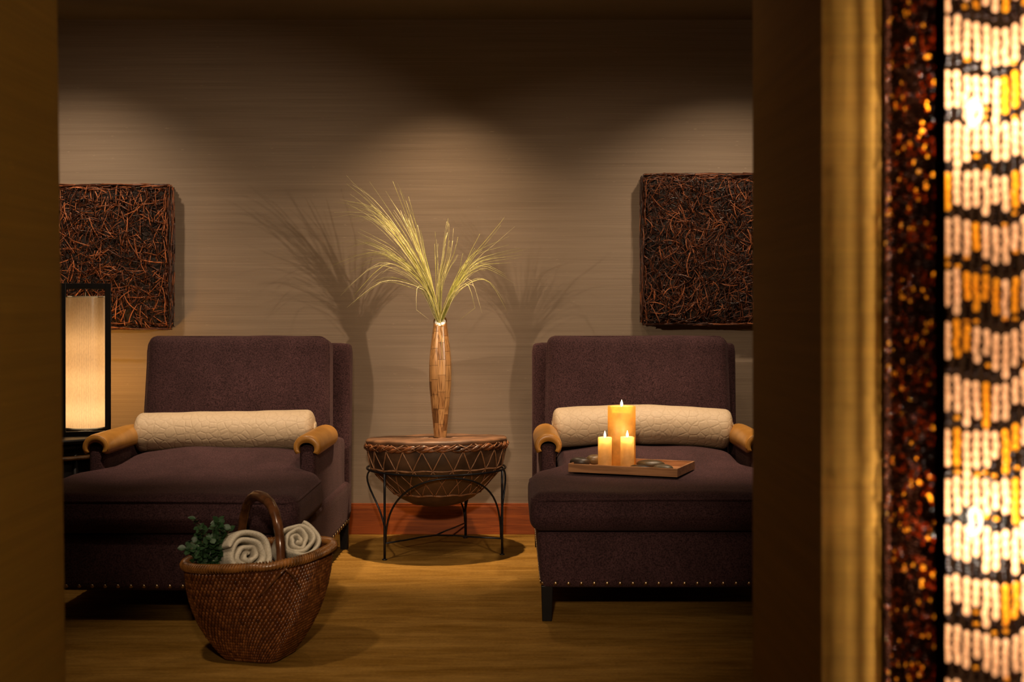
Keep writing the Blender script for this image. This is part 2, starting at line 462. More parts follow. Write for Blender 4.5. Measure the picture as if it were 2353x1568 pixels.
# ------------------------------------------------------------------ chaise lounges
def chaise(name, label, loc, rz):
    t = thing(name, label, 'chaise lounge', loc, rz, 'plum chaise lounges')
    # base: upholstered box with softly bowed faces
    b = MB()
    def fb(p):
        z = p.z
        return Vector((p.x*(1+0.012*(z/0.095)), p.y - 0.012*max(0, 1-(z/0.1)**2)*(1 if p.y < 0 else 0), z))
    b.soft(0.452, 0.71, 0.098, 0.022, 14, fb)
    base = b.build('seat_base', 'plush', t, (0, 0.735, 0.213))
    # nailheads along the lower edge
    nb = MB(); nb.lathe([(0.0005, -0.0050), (0.0050, -0.0040), (0.0078, -0.0012), (0.0084, 0.001)], 12)
    nm = None
    def nail(x, y, rot):
        nonlocal nm
        if nm is None:
            o = nb.build('nailhead', 'nail', base); nm = o
        else:
            o = nm.copy(); C.objects.link(o); o.parent = base
        o.location = (x, y-0.735, 0.134-0.213); o.rotation_euler = rot
    k = 20
    for i in range(k+1):
        nail(-0.440+0.880*i/k, 0.023 if 0 < i < k else 0.031, (R(-90), 0, 0))
    for sx in (-1, 1):
        for i in range(26):
            nail(sx*0.4485, 0.06+1.34*i/25, (0, R(90*sx) if sx < 0 else R(-90)*-1*-1, 0))
    # seat cushion, T shaped: wide in front of the arms, narrow between them, crowned
    def xlim(y):
        u = max(0.0, min(1.0, (y-0.51)/0.17)); u = u*u*(3-2*u)
        return 0.485*(1-u)+0.362*u
    def shape(p):
        X, Y, Z = p.x, p.y, p.z
        y = Y + 0.60
        sc_ = xlim(y)/0.485
        cx = max(0, 1-(X*sc_/0.56)**2); cy = max(0, 1-((Y+0.0)/0.62)**4)
        ramp_ = max(0.0, min(1.0, y/0.88))**2.6
        if Z > -0.02:
            Z += (Z+0.02)/0.085*(0.010*cx**0.8*cy + 0.054*ramp_*cx)
        Z += 0.0025*math.sin(X*13+y*4)*max(0, Z/0.08)
        if y > 1.0: Z -= 0.02*(y-1.0)*4*max(0, Z/0.09)
        bow = -0.030*cx**0.5*(1 if Y < -0.3 else 0)*max(0, 1-abs(Z+0.005)/0.07)
        return Vector((X*sc_, Y+bow, Z))
    b = MB(); b.soft(0.485, 0.60, 0.065, 0.045, 34, shape)
    cush = b.build('seat_cushion', 'plush', t, (0, 0.59, 0.376))
    # welt around the cushion's upper edge
    b = MB(); pts = []
    def rr(hx, y0, y1, r, n):
        out = []
        for cx, cy, a0 in ((hx-r, y1-r, 0), (-hx+r, y1-r, 90), (-hx+r, y0+r, 180), (hx-r, y0+r, 270)):
            for i in range(n+1):
                a = R(a0+90*i/n); out.append((cx+r*math.cos(a), cy+r*math.sin(a)))
        return out
    rough_pts = rr(0.474, -0.598, -0.06, 0.050, 8)
    dense = []
    for i, p in enumerate(rough_pts):
        q = rough_pts[(i+1) % len(rough_pts)]
        L = math.hypot(q[0]-p[0], q[1]-p[1]); m_ = max(1, int(L/0.06))
        for j in range(m_): dense.append((p[0]+(q[0]-p[0])*j/m_, p[1]+(q[1]-p[1])*j/m_))
    for x, y in dense:
        cxx = max(0, 1-(x/0.5)**2)
        rp = math.sin(max(0.0, min(1.0, (y+0.60)/0.55))*PI/2)
        yy = y - (0.010*cxx**0.5 if y < -0.55 else 0)
        pts.append((x*1.006, yy, 0.044+0.006*cxx+0.006*rp))
    b.tube(pts, 0.0045, 6, closed=True)
    b.build('piping', 'plush', cush)
    # back frame behind the cushion
    lean = R(7)
    b = MB(); b.soft(0.455, 0.055, 0.392, 0.028, 14)
    bf = b.build('back_frame', 'plush', t, (0, 1.425, 0.524)); bf.rotation_euler = (-R(4), 0, 0)
    # back cushion
    def bshape(p):
        X, Y, Z = p.x, p.y, p.z
        k = max(0, 1-(X/0.4)**2)*max(0, 1-(Z/0.27)**2)
        if Y < 0: Y -= 0.035*k**0.6
        X *= 1 + 0.012*(-Z/0.25)
        Z += 0.004*math.sin(X*11)*(1 if Z > 0.2 else 0)
        return Vector((X, Y, Z))
    b = MB(); b.soft(0.396, 0.078, 0.252, 0.040, 22, bshape)
    bc = b.build('back_cushion', 'plush', t, (-0.002, 1.262, 0.694)); bc.rotation_euler = (-lean, 0, 0)
    b = MB(); ring = []
    for sx_, sz_, a0 in ((1, 1, 0), (-1, 1, 90), (-1, -1, 180), (1, -1, 270)):
        for i in range(9):
            a = R(a0+90*i/8)
            ring.append((sx_*(0.396-0.045)+0.045*math.cos(a), sz_*(0.252-0.045)+0.045*math.sin(a)))
    dense = []
    for i, p in enumerate(ring):
        q = ring[(i+1) % len(ring)]; L = math.hypot(q[0]-p[0], q[1]-p[1]); m_ = max(1, int(L/0.05))
        for j in range(m_): dense.append((p[0]+(q[0]-p[0])*j/m_, p[1]+(q[1]-p[1])*j/m_))
    b.tube([(x*(1+0.012*(-z/0.25))*0.992, -0.052, z*0.985) for x, z in dense], 0.0055, 6, closed=True)
    b.build('piping', 'plush', bc)
    # arms: upholstered panel with a rolled leather pad
    for sx in (-1, 1):
        xc = sx*0.405
        b = MB()
        b.soft(0.030, 0.405, 0.200, 0.018, 12, lambda p: Vector((p.x*(1+0.25*max(0, -p.z/0.2)), p.y, p.z - (0.05*max(0, p.y-0.05)/0.35 if p.z > 0 else 0))))
        arm = b.build('arm', 'plush', t, (xc, 1.010, 0.345))
        b = MB()
        ys = [(-0.416, 0.62), (-0.413, 0.80), (-0.404, 0.94), (-0.390, 1.0), (-0.30, 1.0), (-0.20, 0.99), (-0.10, 0.98), (0.0, 0.97), (0.035, 0.90), (0.052, 0.70), (0.058, 0.45)]
        nn = 18; verts = []
        for yv, k_ in ys:
            ro = 0.030+(0.0535-0.030)*k_; ri = 0.0305
            for i in range(nn+1):
                a = R(-35+250*i/nn)
                verts.append((ro*math.cos(a), yv, 0.196+ro*math.sin(a)*0.92))
            for i in range(nn+1):
                a = R(215-250*i/nn)
                verts.append((ri*math.cos(a), yv, 0.190+ri*math.sin(a)*0.8))
        m_ = 2*(nn+1); fc = []
        for i in range(len(ys)-1):
            for j in range(m_):
                j2 = (j+1) % m_
                fc.append((i*m_+j, (i+1)*m_+j, (i+1)*m_+j2, i*m_+j2))
        for j in range(nn):
            fc.append((j, j+1, m_-2-j, m_-1-j))
            o_ = (len(ys)-1)*m_
            fc.append((o_+j, o_+m_-1-j, o_+m_-2-j, o_+j+1))
        b.add(verts, fc)
        pad = b.build('arm_pad', 'leather', arm); pad['label'] = 'rolled tan leather arm pad'
        b = MB()
        b.tube([(0.0475*math.cos(R(a)), -0.4125, 0.196+0.0475*math.sin(R(a))*0.92) for a in range(-20, 201, 10)], 0.0022, 6)
        b.build('piping', 'leather', arm)
        # lower front post under the pad
    for lx, ly in ((-0.425, 0.055), (0.425, 0.055), (-0.425, 1.43), (0.425, 1.43)):
        b = MB()
        v = []
        for z, h in ((0, 0.0165), (0.122, 0.0200)):
            v += [(-h, -h, z), (h, -h, z), (h, h, z), (-h, h, z)]
        b.add(v, [(3, 2, 1, 0), (4, 5, 6, 7), (0, 1, 5, 4), (1, 2, 6, 5), (2, 3, 7, 6), (3, 0, 4, 7)], smooth=False)
        b.build('leg', 'black', t, (lx, ly, 0), bevel=0.002)
    return t

ch_r = chaise('chaise_lounge', 'dark plum chaise lounge carrying the candle tray', (0.545, 4.43, 0), 0)
ch_l = copy_tree(ch_r)
ch_l.location = (-1.200, 4.385, 0); ch_l.rotation_euler = (0, 0, R(-1.2))
ch_l['label'] = 'dark plum chaise lounge behind the wicker basket, beside the paper lantern'

def bolster(label, loc, bend, rz, ry, seed, droop=0.0):
    b = MB(); L = 0.376; r = 0.083; n = 44; pts = []; rad = []
    rnd = random.Random(seed)
    for i in range(n+1):
        t = -1+2*i/n; x = L*math.sin(t*PI/2) if abs(t) > 0.0 else 0
        e = max(0, (abs(x)-(L-0.035))/0.035)
        rr_ = r*math.sqrt(max(0.0, 1-e*e))*0.62 + r*0.38*(1-e**6)
        if abs(t) == 1: rr_ = r*0.40
        rr_ *= 1+0.012*math.sin(x*19+seed)+0.008*math.sin(x*43)
        pts.append((x, 0, bend*(1-(x/L)**2) + droop*x)); rad.append(rr_)
    b.tube(pts, rad, 32)
    o = b.build('bolster_pillow', 'quilt', None, loc)
    o.rotation_euler = (0, ry, rz)
    return tag(o, label, 'pillow', 'quilted bolster pillows')
bolster('cream quilted bolster lying straight across the chaise beside the lantern', (-1.190, 5.425, 0.560), 0.0, R(-1.0), R(-1.1), 3)
bolster('cream quilted bolster with a raised middle, on the chaise behind the candles', (0.545, 5.470, 0.564), 0.020, 0, R(0.6), 8)

# ------------------------------------------------------------------ woven twig wall panels
def twig_panel(label, x0, x1, z0, z1, seed, n, tmax, straight):
    rnd = random.Random(seed); t = thing('woven_twig_panel', label, 'wall art', ((x0+x1)/2, WY, (z0+z1)/2), 0, 'woven twig wall panels')
    W, H, D = (x1-x0)/2, (z1-z0)/2, 0.085
    b = MB(); b.soft(W-0.022, D/2-0.012, H-0.022, 0.02, 8)
    b.build('core', 'twigback', t, (0, -D/2, 0))
    b = MB()
    def skin(u, v, d):
        # keep inside a rounded pillow-like slab
        u = max(-W, min(W, u)); v = max(-H, min(H, v))
        ex = max(0, (abs(u)-(W-0.03))/0.03); ez = max(0, (abs(v)-(H-0.03))/0.03)
        if ex > 0 and ez > 0:
            q = math.hypot(ex, ez)
            if q > 1:
                u = math.copysign(W-0.03+0.03*ex/q, u); v = math.copysign(H-0.03+0.03*ez/q, v); ex /= q; ez /= q
        e = min(1, math.hypot(ex, ez))
        y = -D + d + 0.035*(1-math.sqrt(max(0, 1-e*e)))
        return Vector((u, y, v))
    for i in range(n):
        L = rnd.uniform(0.035, 0.11) if straight else rnd.uniform(0.05, 0.15); u = rnd.uniform(-W, W); v = rnd.uniform(-H, H); a = rnd.uniform(0, PI)
        if rnd.random() < 0.2: a = PI/2+rnd.gauss(0, 0.3)
        if abs(u) > W-0.03 and rnd.random() < 0.75: a = PI/2+rnd.gauss(0, 0.15)
        if abs(v) > H-0.03 and rnd.random() < 0.75: a = rnd.gauss(0, 0.15)
        cur = rnd.gauss(0, 2.2 if straight else 5.5); d0 = rnd.uniform(-0.006, 0.03)+(0.004 if rnd.random() < 0.3 else 0)
        r0 = rnd.choice((0.0011, 0.0014, 0.0018, 0.0024)); pts = []
        ph = rnd.uniform(0, 6.28); k = 6
        for j in range(k):
            s = -L/2+L*j/(k-1)
            aa = a+cur*s
            pts.append(skin(u+math.cos(aa)*s, v+math.sin(aa)*s, d0+0.006*math.sin(ph+s*40)))
        tn = rnd.random()**1.5*tmax
        b.tube(pts, [r0, r0*1.05, r0, r0, r0*0.9, r0*0.7], 4, tint=tn)
    # side faces and outline: long twigs that run along the rim
    for i in range(int(n*0.16)):
        side = rnd.randrange(4); L = rnd.uniform(0.1, 0.28); dy = rnd.uniform(-D, -0.004); off = rnd.uniform(-0.006, 0.004)
        s0 = rnd.uniform(-1, 1); pts = []; am = rnd.uniform(0.001, 0.005); ph = rnd.uniform(0, 6)
        for j in range(7):
            s = -L/2+L*j/6; wv = am*math.sin(ph+s*30)
            lim = (H if side < 2 else W)-0.012
            q = max(-lim, min(lim, s0*lim+s))
            if side == 0: p = (W+off+wv-0.004, dy+wv, q)
            elif side == 1: p = (-W-off-wv+0.004, dy+wv, q)
            elif side == 2: p = (q, dy+wv, H+off+wv-0.004)
            else: p = (q, dy+wv, -H-off-wv+0.004)
            pts.append(p)
        b.tube(pts, rnd.choice((0.0013, 0.0018, 0.0024)), 4, tint=rnd.random()**1.7*tmax)
    b.build('twigs', 'twig', t, tint=True)
    t.location.y = WY-0.003
    return t
twig_panel('woven twig panel hanging on the wall above the paper lantern', -2.345, -1.597, 0.972, 1.652, 5, 4200, 1.0, True)
twig_panel('woven twig panel hanging on the wall above the candle chaise', 0.606, 1.35, 0.992, 1.702, 9, 3800, 0.85, False)

# ------------------------------------------------------------------ drum and its iron stand
DX, DY = -0.335, 5.79
stand = thing('drum_stand', 'black iron rod stand with three legs holding the drum', 'stand', (DX, DY, 0))
RZ, RR = 0.366, 0.306
b = MB(); b.tube([(RR*math.cos(2*PI*i/64), RR*math.sin(2*PI*i/64), RZ) for i in range(64)], 0.0048, 8, closed=True)
b.build('ring', 'iron', stand)
ang = [R(229), R(338), R(68)]
LR = 0.315
for i, a in enumerate(ang):
    b = MB(); b.tube([(LR*math.cos(a), LR*math.sin(a), z) for z in (0, 0.1, 0.2, 0.3, RZ)], 0.0052, 8)
    b.lathe([(0.011, 0), (0.011, 0.004), (0.005, 0.006)], 12, center=(LR*math.cos(a), LR*math.sin(a)))
    b.build('leg', 'iron', stand)
    a2 = ang[(i+1) % 3]
    if a2 < a: a2 += 2*PI
    b = MB(); pts = []
    for j in range(33):
        t = j/32; th = PI*t
        u = (1-math.cos(th))/2; z = 0.075+0.280*math.sin(th)**0.9
        aa = a+(a2-a)*u; rr_ = LR-0.006-0.004*math.sin(th)
        pts.append((rr_*math.cos(aa), rr_*math.sin(aa), z))
    b.tube(pts, 0.0042, 8); b.build('arch', 'iron', stand)
    b = MB(); c = Vector((0, -0.01, 0.066)); e = Vector((LR*math.cos(a), LR*math.sin(a), 0.070))
    b.tube([c, c.lerp(e, 0.3)+Vector((0, 0, 0.002)), c.lerp(e, 0.6)+Vector((0, 0, 0.0)), e], 0.0038, 8); b.build('brace', 'iron', stand)

drum = thing('kettle_drum', 'brown hide drum with laced sides used as a side table', 'drum', (DX, DY, 0.497))
drum.rotation_euler = (R(-2.6), R(-0.9), 0)
prof = [(0.001, -0.300), (0.06, -0.298), (0.11, -0.288), (0.166, -0.260), (0.205, -0.225), (0.241, -0.186), (0.268, -0.155), (0.287, -0.127),
        (0.297, -0.095), (0.302, -0.06), (0.305, -0.03), (0.306, -0.012)]
b = MB(); b.lathe(prof, 72); b.build('bowl', 'drumbody', drum)
rnd = random.Random(2)
b = MB()
def wob(p, a): return (p[0], p[1], p[2]+0.0015*math.sin(5*a)+0.001*math.sin(11*a))
b.lathe([(0.306, -0.022), (0.3115, -0.016), (0.3125, -0.008), (0.310, -0.002), (0.300, 0.001), (0.2, 0.0), (0.1, 0), (0.001, 0)], 72, fn=wob)
b.build('drumhead', 'drumskin', drum)
def prof_r(z):
    for (r0, z0), (r1, z1) in zip(prof, prof[1:]):
        if z0 <= z <= z1: return r0+(r1-r0)*(z-z0)/(z1-z0)
    return 0.306
# twisted strips under the rim
b = MB()
for s in range(3):
    pts = []; rad = []
    for i in range(220):
        a = 2*PI*i/220; ph = a*13+s*2*PI/3
        rr_ = 0.3085+0.0055*math.cos(ph)
        pts.append((rr_*math.cos(a), rr_*math.sin(a), -0.033+0.0085*math.sin(ph)+0.002*math.sin(a*7)))
        rad.append(0.0065+0.003*math.sin(a*26+s))
    b.tube(pts, rad, 7, closed=True)
b.build('twisted_band', 'knotband', drum)
def on(a, z, off=0.003):
    r = prof_r(z)+off
    return (r*math.cos(a), r*math.sin(a), z)
def lace(b, a0, z0, a1, z1, rad=0.0024, off=0.003, sag=0):
    b.tube([on(a0+(a1-a0)*t/8, z0+(z1-z0)*t/8, off+0.001*math.sin(t)) for t in range(9)], rad, 6)
b = MB(); NL = 22
for i in range(NL):
    a = 2*PI*i/NL; da = 2*PI/NL
    j1, j2, j3 = (rnd.uniform(-0.02, 0.02) for _ in range(3))
    lace(b, a, -0.045, a+da/2+j1, -0.128); lace(b, a+da/2+j1, -0.128, a+da, -0.045)
b.build('upper_lacing', 'lace', drum)
b = MB()
for i in range(NL):
    a = 2*PI*i/NL; da = 2*PI/NL
    lace(b, a+da/2, -0.128, a+da*1.45, -0.240, 0.0020); lace(b, a+da/2, -0.128, a-da*0.45, -0.240, 0.0020)
b.build('lower_lacing', 'lace', drum)
for z, rd in ((-0.128, 0.0036), (-0.240, 0.004)):
    b = MB(); b.tube([on(2*PI*i/88, z+0.002*math.sin(i*0.9)) for i in range(88)], [rd*(1+0.25*math.sin(i*1.7)) for i in range(88)], 7, closed=True)
    b.build('cord', 'lace', drum)
b = MB()
for i in range(26):
    a = 2*PI*i/26
    b.tube([on(a, -0.016, 0.006), on(a+0.1, -0.030, 0.014), on(a+0.2, -0.048, 0.005)], 0.0017, 5)
    b.tube([on(a+0.2, -0.016, 0.007), on(a+0.1, -0.030, 0.015), on(a, -0.048, 0.005)], 0.0017, 5)
b.build('rim_lacing', 'lace', drum)

# ------------------------------------------------------------------ vase with grass
VX, VY, VZ = -0.318, 5.79, 0.4985
vase = thing('vase', 'slender bamboo patchwork vase standing on the drum', 'vase', (VX, VY, VZ))
vp = [(0.0275, 0), (0.0300, 0.03), (0.0355, 0.09), (0.0425, 0.16), (0.0480, 0.22), (0.0500, 0.28), (0.0485, 0.34), (0.0430, 0.40), (0.0360, 0.455), (0.0305, 0.50), (0.0280, 0.540)]
def vr(z):
    for (r0, z0), (r1, z1) in zip(vp, vp[1:]):
        if z0 <= z <= z1: 
            t = (z-z0)/(z1-z0); return r0+(r1-r0)*t
    return vp[-1][0]
TOPZ = 0.54
b = MB(); NC = 9
b.lathe([(vr(0.492*i/30)-0.0016, 0.492*i/30) for i in range(31)], 36, mi=1, cap=False)
b.add([(0.0268*math.cos(2*PI*i/36), 0.0268*math.sin(2*PI*i/36), 0.0005) for i in range(36)], [tuple(range(35, -1, -1))], 1)
rnd = random.Random(14)
for c in range(NC):
    a0 = 2*PI*c/NC+0.35; da = 2*PI/NC
    z = -rnd.uniform(0, 0.06)
    while z < TOPZ:
        h = rnd.choice((0.062, 0.068, 0.075, 0.07)); z1 = min(TOPZ, z+h-0.0012); zz = max(0.001, z)
        if z1 > zz+0.004:
            tint = rnd.choice((0.75, 0.85, 0.65, 0.9, 0.55, 0.7, 0.12, 0.3))
            vv = []; ff = []; na, nz = 5, 5
            for i in range(nz+1):
                zc = zz+(z1-zz)*i/nz
                for j in range(na+1):
                    aa = a0+0.012+(da-0.024)*j/na
                    # mouth is cut lower toward the viewer
                    cut = 0.497+0.0215*(1+math.sin(aa))
                    zq = min(zc, cut)
                    vv.append((vr(zq)*math.cos(aa), vr(zq)*math.sin(aa), zq))
            for i in range(nz):
                for j in range(na):
                    k = i*(na+1)+j; ff.append((k, k+1, k+na+2, k+na+1))
            b.add(vv, ff, 0, tint)
        z += h
b.build('body', ['bamboo', 'seam'], vase, tint=True)
b = MB(); b.lathe([(0.0262, 0.47), (0.0264, 0.508), (0.0235, 0.516), (0.001, 0.519)], 28, fn=lambda p, a: (p[0], p[1], p[2]+(0.010*math.sin(a) if p[2] > 0.5 else 0)))
ip = b.build('inner_lining', 'white', vase); ip['label'] = 'white lining in the vase mouth'

grass = thing('grass_arrangement', 'spray of long yellow-green grass blades in the bamboo vase', 'plant', (VX, VY, VZ+0.525))
S = 518.0
def gp(px, py, dy=0.0):
    """photo measurement -> offset from the vase mouth, metres"""
    return Vector(((px-1176.5)/S-VX, dy, 1.078-(py-705)/S-(VZ+0.525)))
def frond(name, paths, seed, n, spread, tip_spread, rad=0.0019):
    """blades that follow one of a few bunches; paths = [(points px), weight, tint]"""
    rnd = random.Random(seed); b = MB()
    tot = sum(p[1] for p in paths)
    for q in paths:
        cnt = max(1, round(n*q[1]/tot))
        P = [gp(*p) for p in q[0]]
        P[0] = Vector((P[0].x*0.35, 0, -0.03))
        dyt = q[3] if len(q) > 3 else 0.0
        for i in range(cnt):
            l = rnd.uniform(0.72, 1.0) if i else 1.0
            dx, dz = rnd.gauss(0, tip_spread*1.3), rnd.gauss(0, tip_spread*1.3); dy = dyt+rnd.gauss(0, 0.07)
            ex = rnd.gauss(0, spread*1.3); pts = []; K = 12
            for j in range(K+1):
                t = j/K*l; s = t*(len(P)-1); i0 = min(int(s), len(P)-2); f = s-i0
                a = P[max(0, i0-1)]; p0 = P[i0]; p1 = P[i0+1]; c = P[min(len(P)-1, i0+2)]
                pt = 0.5*((2*p0)+(p1-a)*f+(2*a-5*p0+4*p1-c)*f*f+(3*p0-a-3*p1+c)*f*f*f)
                pts.append(pt+Vector((dx*t*t+ex*t*(1-t), dy*t+rnd.gauss(0, 0.0006), dz*t*t+0.6*ex*t*(1-t))))
            bx0 = rnd.uniform(-0.010, 0.010); by0 = rnd.uniform(-0.010, 0.010)
            pts = [p+Vector((bx0*(1-j/K), by0*(1-j/K), 0)) for j, p in enumerate(pts)]
            pts = [p if p.z > 0 else Vector((p.x*0.5, p.y*0.5, p.z)) for p in pts]
            r = rad*rnd.uniform(0.75, 1.2)
            b.tube(pts, [r*(1.0-0.75*(j/K)**1.5) for j in range(K+1)], 4, tint=max(0, min(1, q[2]+rnd.gauss(0, 0.22))), flat=0.5)
    return b.build(name, 'blade', grass, tint=True)
B0 = (1008, 735)
frond('frond', [([B0, (985, 660), (930, 560), (860, 490), (768, 478)], 9, 0.6, -0.05),
                ([B0, (980, 655), (915, 545), (850, 480), (795, 440)], 7, 0.85),
                ([B0, (980, 650), (912, 540), (855, 470), (808, 436)], 5, 0.9, -0.08),
                ([B0, (980, 655), (920, 560), (850, 500), (790, 510)], 6, 0.6)], 1, 36, 0.02, 0.018)
frond('frond', [([B0, (978, 655), (920, 600), (860, 575), (787, 588)], 8, 0.75, 0.05),
                ([B0, (978, 660), (920, 605), (855, 590), (770, 628)], 7, 0.6, 0.08),
                ([B0, (978, 665), (930, 620), (880, 610), (808, 680)], 6, 0.7, -0.1),
                ([B0, (985, 680), (930, 650), (880, 650), (815, 705)], 5, 0.55, -0.05),
                ([B0, (975, 655), (900, 585), (850, 560), (790, 535)], 7, 0.75),
                ([B0, (972, 650), (900, 580), (840, 545), (765, 560)], 5, 0.45, 0.1),
                ([B0, (1000, 700), (975, 660), (955, 650), (953, 705)], 1, 0.9)], 2, 46, 0.025, 0.022)
frond('frond', [([B0, (990, 660), (965, 590), (940, 520), (905, 430)], 8, 0.85),
                ([B0, (990, 655), (962, 580), (930, 510), (887, 442)], 6, 0.75),
                ([B0, (992, 660), (970, 590), (950, 520), (922, 432)], 7, 0.8, 0.05),
                ([B0, (980, 645), (940, 560), (905, 500), (850, 415)], 2, 0.45, 0.05),
                ([B0, (995, 660), (975, 585), (960, 520), (912, 412)], 2, 0.3, 0.08)], 3, 30, 0.008, 0.012)
frond('frond', [([B0, (1008, 660), (1018, 600), (1022, 560), (1030, 508)], 8, 0.75),
                ([B0, (1012, 665), (1025, 620), (1040, 580), (1050, 515)], 6, 0.6, 0.04),
                ([B0, (1006, 660), (1004, 610), (1002, 580), (1000, 540)], 5, 0.4, 0.05),
                ([B0, (1014, 665), (1030, 615), (1042, 590), (1053, 552)], 5, 0.8, -0.05)], 4, 26, 0.010, 0.014)
frond('frond', [([B0, (1035, 680), (1065, 630), (1105, 600), (1190, 588)], 10, 0.6),
                ([B0, (1040, 675), (1085, 600), (1120, 565), (1165, 520)], 3, 0.55),
                ([B0, (1040, 680), (1075, 630), (1110, 610), (1170, 640)], 9, 0.7, 0.05),
                ([B0, (1035, 690), (1065, 655), (1090, 650), (1113, 725)], 3, 0.9, -0.08),
                ([B0, (1040, 685), (1080, 650), (1120, 650), (1160, 715)], 3, 0.65, -0.04),
                ([B0, (1035, 670), (1060, 620), (1075, 590), (1095, 560)], 7, 0.3, 0.06),
                ([B0, (1040, 675), (1080, 615), (1125, 590), (1210, 572)], 4, 0.3, 0.1)], 5, 44, 0.018, 0.020)
frond('drooping_blade', [([(1010, 725), (1013, 742), (1018, 775), (1024, 830)], 1, 0.95, -0.055)], 6, 1, 0, 0)

# ------------------------------------------------------------------ lantern on its table
tb = thing('side_table', 'black two-tier round side table under the paper lantern', 'table', (-2.06, 5.755, 0))
b = MB(); b.lathe([(0.001, 0.497), (0.326, 0.497), (0.333, 0.501), (0.335, 0.508), (0.332, 0.515), (0.326, 0.517), (0.001, 0.517)], 72); b.build('tabletop', 'black', tb)
b = MB(); b.lathe([(0.001, 0.428), (0.322, 0.428), (0.328, 0.436), (0.322, 0.444), (0.001, 0.444)], 72)
o = b.build('shelf', wood('dark_walnut', (0.05, 0.022, 0.008), (0.16, 0.08, 0.03), (3, 18, 1), 0.4), tb)
b = MB(); b.lathe([(0.296, 0.446), (0.300, 0.450), (0.300, 0.494), (0.296, 0.4965)], 64); b.build('apron', 'black', tb)
b = MB(); b.lathe([(0.25, 0.05), (0.262, 0.06), (0.290, 0.424), (0.286, 0.4275)], 64); b.build('body', 'black', tb)
for i in range(4):
    a = R(45+90*i); b = MB(); b.tube([(0.27*math.cos(a), 0.27*math.sin(a), 0), (0.285*math.cos(a), 0.285*math.sin(a), 0.497)], 0.016, 10)
    b.build('leg', 'black', tb)
lx, ly, lz = -1.880, 5.755, 0.517
ln = thing('lantern', 'tall paper lantern in an open black square frame', 'lamp', (lx, ly, lz), R(17.8))
hw = 0.106; T = 0.0125; H = 0.662
b = MB()
for sx in (-1, 1):
    for sy in (-1, 1):
        b.box(sx*(hw-T)-T, sx*(hw-T)+T, sy*(hw-T)-T, sy*(hw-T)+T, 0, H)
for z0, z1 in ((0, 0.020), (H-0.023, H)):
    for s_ in (-1, 1):
        b.box(-hw+0.003, hw-0.003, s_*(hw-T)-T*0.9, s_*(hw-T)+T*0.9, z0, z1)
        b.box(s_*(hw-T)-T*0.9, s_*(hw-T)+T*0.9, -hw+0.003, hw-0.003, z0, z1)
b.build('frame', 'black', ln, bevel=0.001)
b = MB(); n_ = 96
b.lathe([(0.0865, 0.032), (0.0865, 0.2), (0.0865, 0.4), (0.0865, 0.602)], n_, cap=False)
sh = b.build('shade', 'paper', ln)
b = MB()
for z in (0.029, 0.604):
    b.lathe([(0.0880, z-0.003), (0.0885, z), (0.0880, z+0.003), (0.0850, z+0.003), (0.0850, z-0.003), (0.0880, z-0.003)], 64, cap=False)
for z in (0.604,):
    b.tube([(-0.086, 0, z), (0.086, 0, z)], 0.0015, 6); b.tube([(0, -0.086, z), (0, 0.086, z)], 0.0015, 6)
b.build('shade_ring', 'rim', ln)
b = MB(); b.tube([(-0.0, 0, 0.604), (0, 0, H-0.012)], 0.0022, 8); b.box(-hw+0.01, hw-0.01, -0.006, 0.006, H-0.016, H-0.004)
b.build('hanging_rod', 'steel', ln)
b = MB(); b.lathe([(0.001, 0.0), (0.035, 0.0), (0.035, 0.012), (0.014, 0.016), (0.014, 0.05), (0.001, 0.05)], 20)
b.box(-hw+0.01, hw-0.01, -0.012, 0.012, -0.004+0.004, 0.008)
b.build('socket', 'black', ln)
light('lantern_bulb', 'POINT', (0, 0, 0.09), 0.50, (1.0, 0.66, 0.34), 0.05, parent=ln)
light('lantern_bulb', 'POINT', (0, 0, 0.24), 0.32, (1.0, 0.64, 0.32), 0.05, parent=ln)
light('lantern_bulb', 'POINT', (0, 0, 0.40), 0.24, (1.0, 0.62, 0.30), 0.05, parent=ln)
light('wall_glow_fill', 'POINT', (0.02, 0.10, 0.22), 4.6, (1.0, 0.48, 0.09), 0.03, parent=ln)  # hidden extra light added behind the shade so the wall glows

# ------------------------------------------------------------------ basket with towels
BX, BY = -0.778, 4.03
bk = thing('wicker_basket', 'red-brown woven willow basket with an arched handle on the carpet', 'basket', (BX, BY, 0))
bprof = [(0.0, 0.098), (0.012, 0.108), (0.04, 0.130), (0.08, 0.156), (0.12, 0.177), (0.16, 0.192), (0.20, 0.203), (0.24, 0.210), (0.28, 0.2135), (0.31, 0.2145)]
ridge = R(-90+28)
def bsurf(a, z, off=0.0):
    zz = max(0, min(0.31, z))
    for (z0, r0), (z1, r1) in zip(bprof, bprof[1:]):
        if z0 <= zz <= z1: r = r0+(r1-r0)*(zz-z0)/(z1-z0); break
    sq = max(0, 1-zz/0.30)*0.55+0.10                # square toward the foot
    c_ = a-ridge-PI/4
    p_ = 2+6*sq
    k = (abs(math.cos(c_))**p_+abs(math.sin(c_))**p_)**(-1/p_)
    k = k/(2**(0.5-1/p_))*1.06 if sq > 0 else k
    r = r*min(k, 1.12)+off
    x, y = r*math.cos(a), r*math.sin(a)
    zt = z + (z/0.31)*0.021*(x/0.235) * (1 if z > 0 else 0)
    return Vector((x, y, zt))
b = MB(); nz, na = 26, 96; vv = []; ff = []
for i in range(nz+1):
    for j in range(na): vv.append(bsurf(2*PI*j/na, 0.31*i/nz, -0.003))
for i in range(nz+1):
    for j in range(na): vv.append(bsurf(2*PI*j/na, 0.31*(1-i/nz)+0.006*(i/nz), -0.010))
tot = 2*nz+2
for i in range(tot-1):
    for j in range(na):
        j2 = (j+1) % na; ff.append((i*na+j, i*na+j2, (i+1)*na+j2, (i+1)*na+j))
